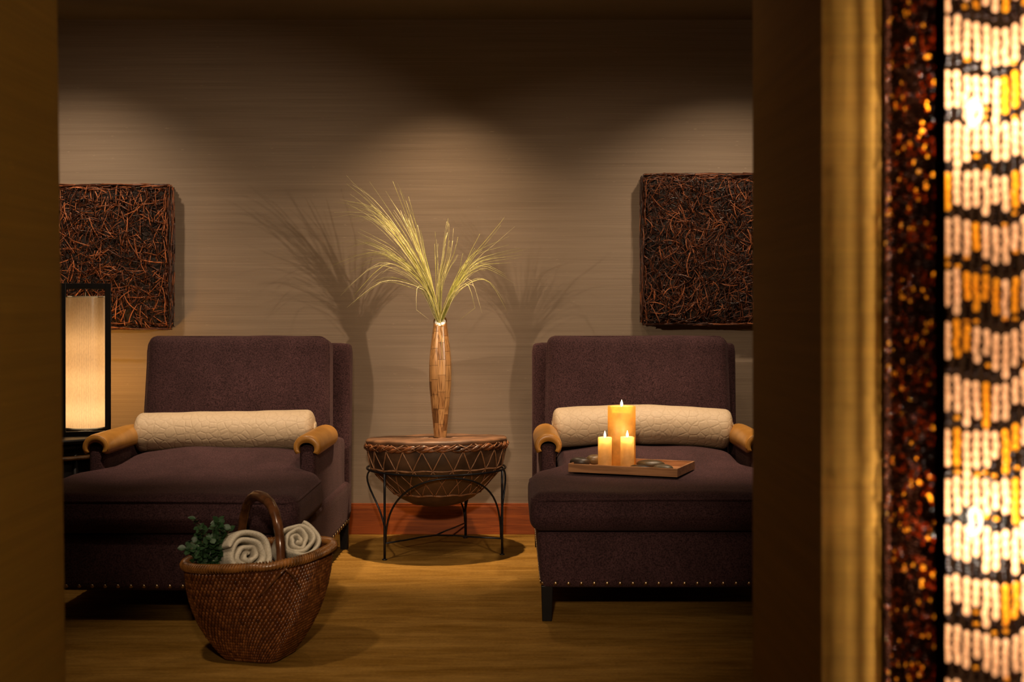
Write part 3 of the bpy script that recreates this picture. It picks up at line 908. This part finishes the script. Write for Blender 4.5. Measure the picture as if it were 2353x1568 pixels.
ff.append(tuple((tot-1)*na+j for j in range(na))); ff.append(tuple(range(na-1, -1, -1)))
b.add(vv, ff, 0, 0.15)
rnd = random.Random(77)
rows, cols = 29, 98
for i in range(rows):
    z = 0.008+0.292*i/rows
    for j in range(cols):
        a = 2*PI*(j+(i*0.42) % 1)/cols
        p = bsurf(a, z, 0.0005); pu = bsurf(a+0.010, z+0.0062, 0.0005); pd = bsurf(a-0.010, z-0.0062, 0.0005)
        e = bsurf(a, z, 0.004)-p; e.normalize()
        ax = (pu-pd).normalized(); s_ = ax.cross(e).normalized()
        L_ = 0.0086; W_ = 0.0046*(0.6+0.4*p.xy.length/0.23); h_ = 0.0032
        q = []
        for t_, w_, hh in ((-1, 0.15, -0.2), (-0.5, 0.85, 0.75), (0.1, 1, 1), (0.6, 0.8, 0.7), (1, 0.15, -0.3)):
            cpt = p+ax*(L_*t_)
            q += [cpt-s_*W_*w_-e*0.002, cpt-s_*W_*w_*0.55+e*h_*hh, cpt+s_*W_*w_*0.55+e*h_*hh, cpt+s_*W_*w_-e*0.002]
        f_ = []
        for t_ in range(4):
            for u in range(3): f_.append((t_*4+u, (t_+1)*4+u, (t_+1)*4+u+1, t_*4+u+1))
        b.add(q, f_, 0, min(1, max(0, rnd.gauss(0.6, 0.22))))
b.build('woven_body', 'weave', bk, tint=True)
b = MB(); pts = [bsurf(2*PI*i/110, 0.308, 0.001) for i in range(110)]
pts = [p+Vector((0, 0, 0.006+0.002*math.sin(i*0.7))) for i, p in enumerate(pts)]
b.tube(pts, 0.0115, 10, closed=True)
for i in range(150):      # lashing strands wound on the rim
    a = 2*PI*i/150; p = bsurf(a, 0.308, 0.001)+Vector((0, 0, 0.006)); d = (bsurf(a+0.05, 0.308)-bsurf(a, 0.308)).normalized()
    e = Vector((p.x, p.y, 0)).normalized(); loop = []
    for k in range(9):
        th = R(-70+40*k-40); loop.append(p+d*(k*0.0018)+e*math.cos(th)*0.0135+Vector((0, 0, 1))*math.sin(th)*0.0135)
    b.tube(loop, 0.0021, 5)
b.build('rim', 'basketrim', bk)
b = MB(); hd = Vector((math.cos(ridge), math.sin(ridge), 0)); pts = []; rad = []
for i in range(37):
    t = i/36; th = PI*t
    r = 0.205*math.cos(th); z = 0.285+0.205*math.sin(th)**0.75
    k = math.copysign(abs(math.cos(th))**0.85, math.cos(th))*0.204
    pts.append(hd*k+Vector((0.006*math.sin(th), 0, z))); rad.append(0.0175-0.0035*abs(math.cos(th)) + 0.0008*math.sin(i*1.9))
b.tube(pts, rad, 12)
b.build('handle', 'handle', bk)
for e_ in (0, PI):
    b = MB()
    for s_ in (-1, 1):
        b.tube([bsurf(ridge+e_+s_*0.00, 0.302, 0.020), bsurf(ridge+e_+s_*0.06, 0.288, 0.016), bsurf(ridge+e_+s_*0.16, 0.262, 0.010), bsurf(ridge+e_+s_*0.26, 0.235, 0.005), bsurf(ridge+e_+s_*0.30, 0.225, 0.0)], [0.006, 0.006, 0.005, 0.004, 0.002], 8, flat=0.6)
    b.build('handle_brace', 'handle', bk)

def towel(label, front, axis, rad, length, turns, seed):
    """rolled towel: thick spiral ribbon swept along its axis, front = centre of the visible end"""
    rnd = random.Random(seed); ax = Vector(axis).normalized()
    u = ax.cross(Vector((0, 0, 1))).normalized(); v = u.cross(ax).normalized()
    n = int(turns*26); pitch = (rad-0.006)/turns; secs = [(0.0, 0.30), (0.004, 0.70), (0.012, 0.92), (0.03, 1.0), (length*0.5, 1.0), (length, 1.0)]
    b = MB(); verts = []
    ph = rnd.uniform(0, 6)
    for s, k in secs:
        for i in range(n+1):
            a = 2*PI*turns*i/n; r = 0.006+pitch*turns*i/n
            th = pitch*0.47*k
            wv = 0.0035*math.sin(a*2.3+ph)+0.002*math.sin(a*5.1)
            lump = s + 0.005*math.sin(a*1.3+ph)*(1 if s < 0.03 else 0) + (0.016*(1-i/n) if s < 0.03 else 0)
            for sg in (-1, 1):
                rr_ = max(0.001, r+wv*min(1, i/26)+sg*th)
                p = ax*lump+u*(rr_*math.cos(a+ph))+v*(rr_*math.sin(a+ph)*0.92)
                verts.append(p)
    m_ = 2*(n+1); fc = []
    for q in range(len(secs)-1):
        o0, o1 = q*m_, (q+1)*m_
        for i in range(n):
            fc.append((o0+2*i+1, o0+2*i+3, o1+2*i+3, o1+2*i+1))
            fc.append((o0+2*i, o1+2*i, o1+2*i+2, o0+2*i+2))
        fc.append((o0, o0+1, o1+1, o1)); fc.append((o0+2*n, o1+2*n, o1+2*n+1, o0+2*n+1))
    for i in range(n):
        fc.append((2*i, 2*i+2, 2*i+3, 2*i+1))
        o1 = (len(secs)-1)*m_; fc.append((o1+2*i, o1+2*i+1, o1+2*i+3, o1+2*i+2))
    b.add(verts, fc)
    o = b.build('rolled_towel', 'towel', None, front, subsurf=1)
    return tag(o, label, 'towel', 'rolled towels in the basket')
towel('larger cream rolled towel beside the green leaves, in front of the basket handle', (-0.782, 3.915, 0.334), (-0.50, 0.72, -0.22), 0.076, 0.14, 3.3, 1)
towel('smaller cream rolled towel behind the basket handle', (-0.662, 4.065, 0.358), (-0.38, 0.80, -0.50), 0.067, 0.13, 3.6, 5)

# leafy sprig
sp = thing('leafy_sprig', 'dark green leafy sprigs tucked in the basket beside the towel', 'plant', (-0.905, 3.99, 0.27))
rnd = random.Random(31)
bl = MB(); bs = MB()
def leaf(b, p, d, up, L, W, mi=0):
    d = d.normalized(); s_ = d.cross(up)
    if s_.length < 1e-4: s_ = d.orthogonal()
    s_.normalize(); nn_ = s_.cross(d).normalized()
    v = []; f = []
    pr = ((0, 0.08), (0.25, 0.8), (0.5, 1.0), (0.75, 0.75), (1.0, 0.03))
    for sg in (0, -0.0006):
        for t_, w_ in pr:
            c_ = p+d*L*t_-nn_*(0.25*L*t_*t_)+nn_*sg
            v += [c_-s_*W*w_+nn_*0.15*W, c_, c_+s_*W*w_+nn_*0.15*W]
    for h in (0, 15):
        for i in range(4):
            for k in (0, 1):
                q = (h+i*3+k, h+i*3+k+1, h+(i+1)*3+k+1, h+(i+1)*3+k)
                f.append(q if h == 0 else q[::-1])
    b.add(v, f, mi)
for i in range(25):
    base = Vector((rnd.uniform(-0.04, 0.03), rnd.uniform(-0.05, 0.04), -0.02))
    tipx = rnd.uniform(-0.075, 0.03) if i > 4 else rnd.uniform(0.0, 0.065)
    tipz = rnd.uniform(0.03, 0.155) if i > 4 else rnd.uniform(0.13, 0.175)
    tip = Vector((tipx, rnd.uniform(-0.10, 0.03), tipz)); mid = base.lerp(tip, 0.5)+Vector((0, 0, 0.05))
    pts = [base*(1-t)**2+mid*2*t*(1-t)+tip*t*t for t in [k/10 for k in range(11)]]
    bs.tube(pts, 0.0011, 5)
    for k in range(2, 11):
        for q in range(2):
            d = Vector((rnd.gauss(0, 1), rnd.gauss(-0.4, 1), rnd.gauss(0.1, 0.7)))
            leaf(bl, pts[k], d, Vector((rnd.gauss(0, 0.4), -0.6, 0.8)), rnd.uniform(0.017, 0.028), rnd.uniform(0.007, 0.0115), 1 if rnd.random() < 0.006 else 0)
bs.build('stems', 'stem', sp); bl.build('leaves', ['leaf', 'leafpale'], sp)

# ------------------------------------------------------------------ candle tray
TX, TY, TZ, TA = 0.449, 4.885, 0.4645, R(-22)
tray = thing('wooden_tray', 'shallow rectangular wooden tray on the chaise cushion', 'tray', (TX, TY, TZ), TA)
hl, hw2, tk = 0.208, 0.128, 0.007
b = MB(); b.box(-hl+tk, hl-tk, -hw2+tk, hw2-tk, 0.0, 0.008); b.build('bottom', 'traywood', tray)
b = MB()
b.box(-hl, hl, -hw2, -hw2+tk, 0, 0.0305); b.box(-hl, hl, hw2-tk, hw2, 0, 0.0305)
b.box(-hl, -hl+tk, -hw2+tk, hw2-tk, 0, 0.0305); b.box(hl-tk, hl, -hw2+tk, hw2-tk, 0, 0.0305)
b.build('side_rim', 'traywood', tray, bevel=0.001)
def candle(label, x, y, r, h, mat, en, well, group=None):
    c = thing('candle', label, 'candle', (x, y, TZ+0.0085), 0, group)
    b = MB()
    wl = r*0.78
    b.lathe([(0.001, 0), (r-0.002, 0), (r, 0.003), (r, h*0.25), (r, h*0.5), (r, h*0.75), (r, h-0.002), (r-0.0015, h), (wl+0.001, h-0.0005), (wl, h-0.003), (wl*0.9, h-well), (0.001, h-well*1.05)], 48)
    b.build('wax', mat, c)
    zf = h-0.004
    b = MB(); b.tube([(0, 0, h-well*1.04), (0.0005, 0, zf), (0.002, 0, zf+0.004)], 0.0011, 6); b.build('wick', 'wick', c)
    b = MB(); fs = 0.0052*(1.0 if r > 0.04 else 0.85)
    z0 = max(h-0.002, zf)
    b.lathe([(0.0004, z0), (fs*0.7, z0+0.003), (fs, z0+0.008), (fs*0.85, z0+0.013), (fs*0.4, z0+0.019), (0.0003, z0+0.025)], 14)
    b.build('flame', 'flame', c)
    light('candle_light', 'POINT', (0, 0, h+0.010), en, (1.0, 0.64, 0.28), 0.006, parent=c)
    light('candle_light', 'POINT', (0, 0, h-0.6*well), en*(0.60 if r > 0.04 else 0.32), (1.0, 0.70, 0.36), 0.006, parent=c)  # extra light added inside the well to make the wax body glow
    return c
def onpx(px, Y): return (px-1176.5)*Y/F_PX
candle('tall wide amber pillar candle standing behind the two small ones', onpx(1428.5, 4.93), 4.93, 0.0525, 0.230, 'wax', 0.9, 0.024)
candle('small ivory candle, the left of the small pair on the tray', onpx(1390, 4.83), 4.83, 0.0256, 0.122, 'waxpale', 0.8, 0.020, 'small candles')
candle('small ivory candle, the right of the small pair, near the pebbles', onpx(1441.5, 4.825), 4.825, 0.0256, 0.124, 'waxpale', 0.8, 0.020, 'small candles')
def stone(label, px, Y, rx, ry, rz_, mat, rot, seed, z=0.0):
    rnd = random.Random(seed); b = MB(); vv = []
    def f(p):
        d = Vector((p.x/rx, p.y/ry, p.z/rz_)).normalized()
        k = 1+0.05*math.sin(3*d.x+seed)+0.04*math.sin(4*d.y+seed*2)
        return Vector((d.x*rx*k, d.y*ry*k, d.z*rz_))
    b.soft(rx, ry, rz_, min(rx, ry, rz_)*0.99, 10, f)
    o = b.build('pebble', mat, None, (onpx(px, Y), Y, TZ+0.008+rz_+z)); o.rotation_euler = (0, 0, rot)
    return tag(o, label, 'stone', 'smooth pebbles on the tray')
stone('dark brown pebble at the tray corner beside the tan pebble', 1333, 4.90, 0.040, 0.026, 0.0185, 'stone_a', R(-15), 1, 0.004)
stone('tan pebble partly behind the left small candle', 1366, 4.97, 0.034, 0.026, 0.0195, 'stone_b', R(10), 2, 0.004)
stone('nearly black pebble, front one of the trio beside the pillar candle', 1471, 4.795, 0.043, 0.024, 0.0125, 'stone_c', R(-20), 3)
stone('large olive-brown pebble, hindmost of the trio', 1495, 4.885, 0.050, 0.032, 0.0165, 'stone_d', R(-12), 4)
stone('pale grey-tan pebble nearest the tray end', 1524, 4.795, 0.037, 0.024, 0.0135, 'stone_e', R(-25), 5)

# ------------------------------------------------------------------ beaded wall light on the partition
X0, Y0, Y1 = 0.494, 1.494, 1.735      # left side, front, back
XW = 0.36; ZB, ZT = 0.25, 1.95
bw = thing('beaded_wall_light', 'tall glowing amber bead light box on the partition wall', 'lamp', (X0, NY, ZB))
def L3(x, y, z): return (x-X0, y-NY, z-ZB)
b = MB()
b.box(0.0, XW, -0.006, 0.0, 0, ZT-ZB)
b.build('back_plate', 'backing', bw)
b = MB()
hgt = ZT-ZB
b.box(-0.002, 0.002, Y0-NY-0.001, Y0-NY+0.026, 0, hgt)
b.box(XW-0.010, XW, Y0-NY, Y0-NY+0.010, 0, hgt)
b.box(XW-0.008, XW, -0.012, 0, 0, hgt)
b.box(0, XW, Y0-NY, 0, 0, 0.012); b.box(0, XW, Y0-NY, 0, hgt-0.012, hgt)
b.build('frame', 'backing', bw)
def bead(b, x, y, z, r, h, mi, n=8):
    prof_ = ((0.35, -0.5), (0.86, -0.30), (1.0, 0.0), (0.86, 0.30), (0.35, 0.5))
    vv = []
    for rr_, zz in prof_:
        for j in range(n):
            a = 2*PI*j/n; vv.append((x+r*rr_*math.cos(a), y+r*rr_*math.sin(a), z+zz*h))
    ff = []
    for i in range(4):
        for j in range(n): ff.append((i*n+j, i*n+(j+1) % n, (i+1)*n+(j+1) % n, (i+1)*n+j))
    ff.append(tuple(range(n-1, -1, -1))); ff.append(tuple(4*n+j for j in range(n)))
    b.add(vv, ff, mi)
rnd = random.Random(5)
nfr = 33
for k in range(nfr):                    # front strands
    x = 0.0052+k*0.0112
    if x > XW-0.014: break
    b = MB(); off = rnd.uniform(-0.007, 0.007)
    z = hgt-0.014
    row = 0
    while z > 0.02:
        row_top = hgt-0.014-row*0.0585+off+0.006*math.sin(k*0.35+row)
        lead = rnd.random() < 0.22
        gold = 1 if rnd.random() < 0.22 else 0
        zc = min(z, row_top)
        nb_ = rnd.choice((4, 4, 4, 5, 3))
        for q in range(nb_):
            if zc < 0.02: break
            hh = rnd.choice((0.0105, 0.0110, 0.0115))
            bead(b, x+rnd.gauss(0, 0.0005), Y0-NY+0.004, zc-hh/2, 0.0040, hh, gold)
            zc -= hh-0.0004
        bottom = hgt-0.014-(row+1)*0.0585+off
        while zc > bottom+0.004 and zc > 0.02:
            bead(b, x+rnd.gauss(0, 0.001), Y0-NY+0.004, zc-0.0022, 0.0034, 0.0044, 2 if rnd.random() < 0.86 else 1)
            zc -= 0.0044
        z = zc; row += 1
    b.tube([(x, Y0-NY+0.004, 0.01), (x, Y0-NY+0.004, hgt-0.01)], 0.0004, 4, mi=2)
    b.build('bead_strand', ['bead', 'beadgold', 'beaddark'], bw)
for k in range(44):                     # left side strands, darker and denser
    y = -0.005-k*0.0130 if k < 3 else -0.038-(k-3)*0.0059
    if y < Y0-NY+0.012: break
    b = MB(); z = hgt-0.014
    while z > 0.02:
        h = rnd.choice((0.0045, 0.005, 0.006)); u = rnd.random()
        mi = 2 if u < 0.70 else (3 if u < 0.955 else 1)
        rw = ((z+0.006*math.sin(k*0.5)) % 0.0585)/0.0585
        if rw < 0.30 and rnd.random() < 0.9: mi = 2
        if mi and math.sin(z*9+k*0.7)+math.sin(z*23-k*0.4) < -0.3 and rnd.random() < 0.6: mi = 2
        bead(b, 0.003+rnd.gauss(0, 0.0008), y+rnd.gauss(0, 0.0004), z-h/2, 0.0029, h, mi, 6)
        z -= h*0.96
    b.build('bead_strand', ['bead', 'beadgold', 'beaddark', 'beadrust'], bw)
for k in range(36):                     # right side strands
    y = -0.012-k*0.0075
    if y < Y0-NY+0.012: break
    b = MB(); z = hgt-0.014
    while z > 0.02:
        h = 0.006; bead(b, XW-0.004, y, z-h/2, 0.0032, h, 0 if rnd.random() < 0.6 else 1, 5); z -= h*0.96
    b.build('bead_strand', ['beaddark', 'beadrust'], bw)
for z in (0.33, 0.82, 1.315, 1.80):
    for xx in (0.065, 0.27):
        if ZB+0.05 < z < ZT-0.05:
            b = MB(); p = L3(X0+xx, NY-0.160, z)
            b.lathe([(0.001, -0.02), (0.006, -0.017), (0.009, -0.008), (0.010, 0), (0.008, 0.010), (0.001, 0.015)], 16)
            b.build('bulb', 'bulb', bw, p)
            o = light('bulb_light', 'POINT', (p[0], p[1], p[2]), 8.5, (1.0, 0.84, 0.66), 0.03, parent=bw)
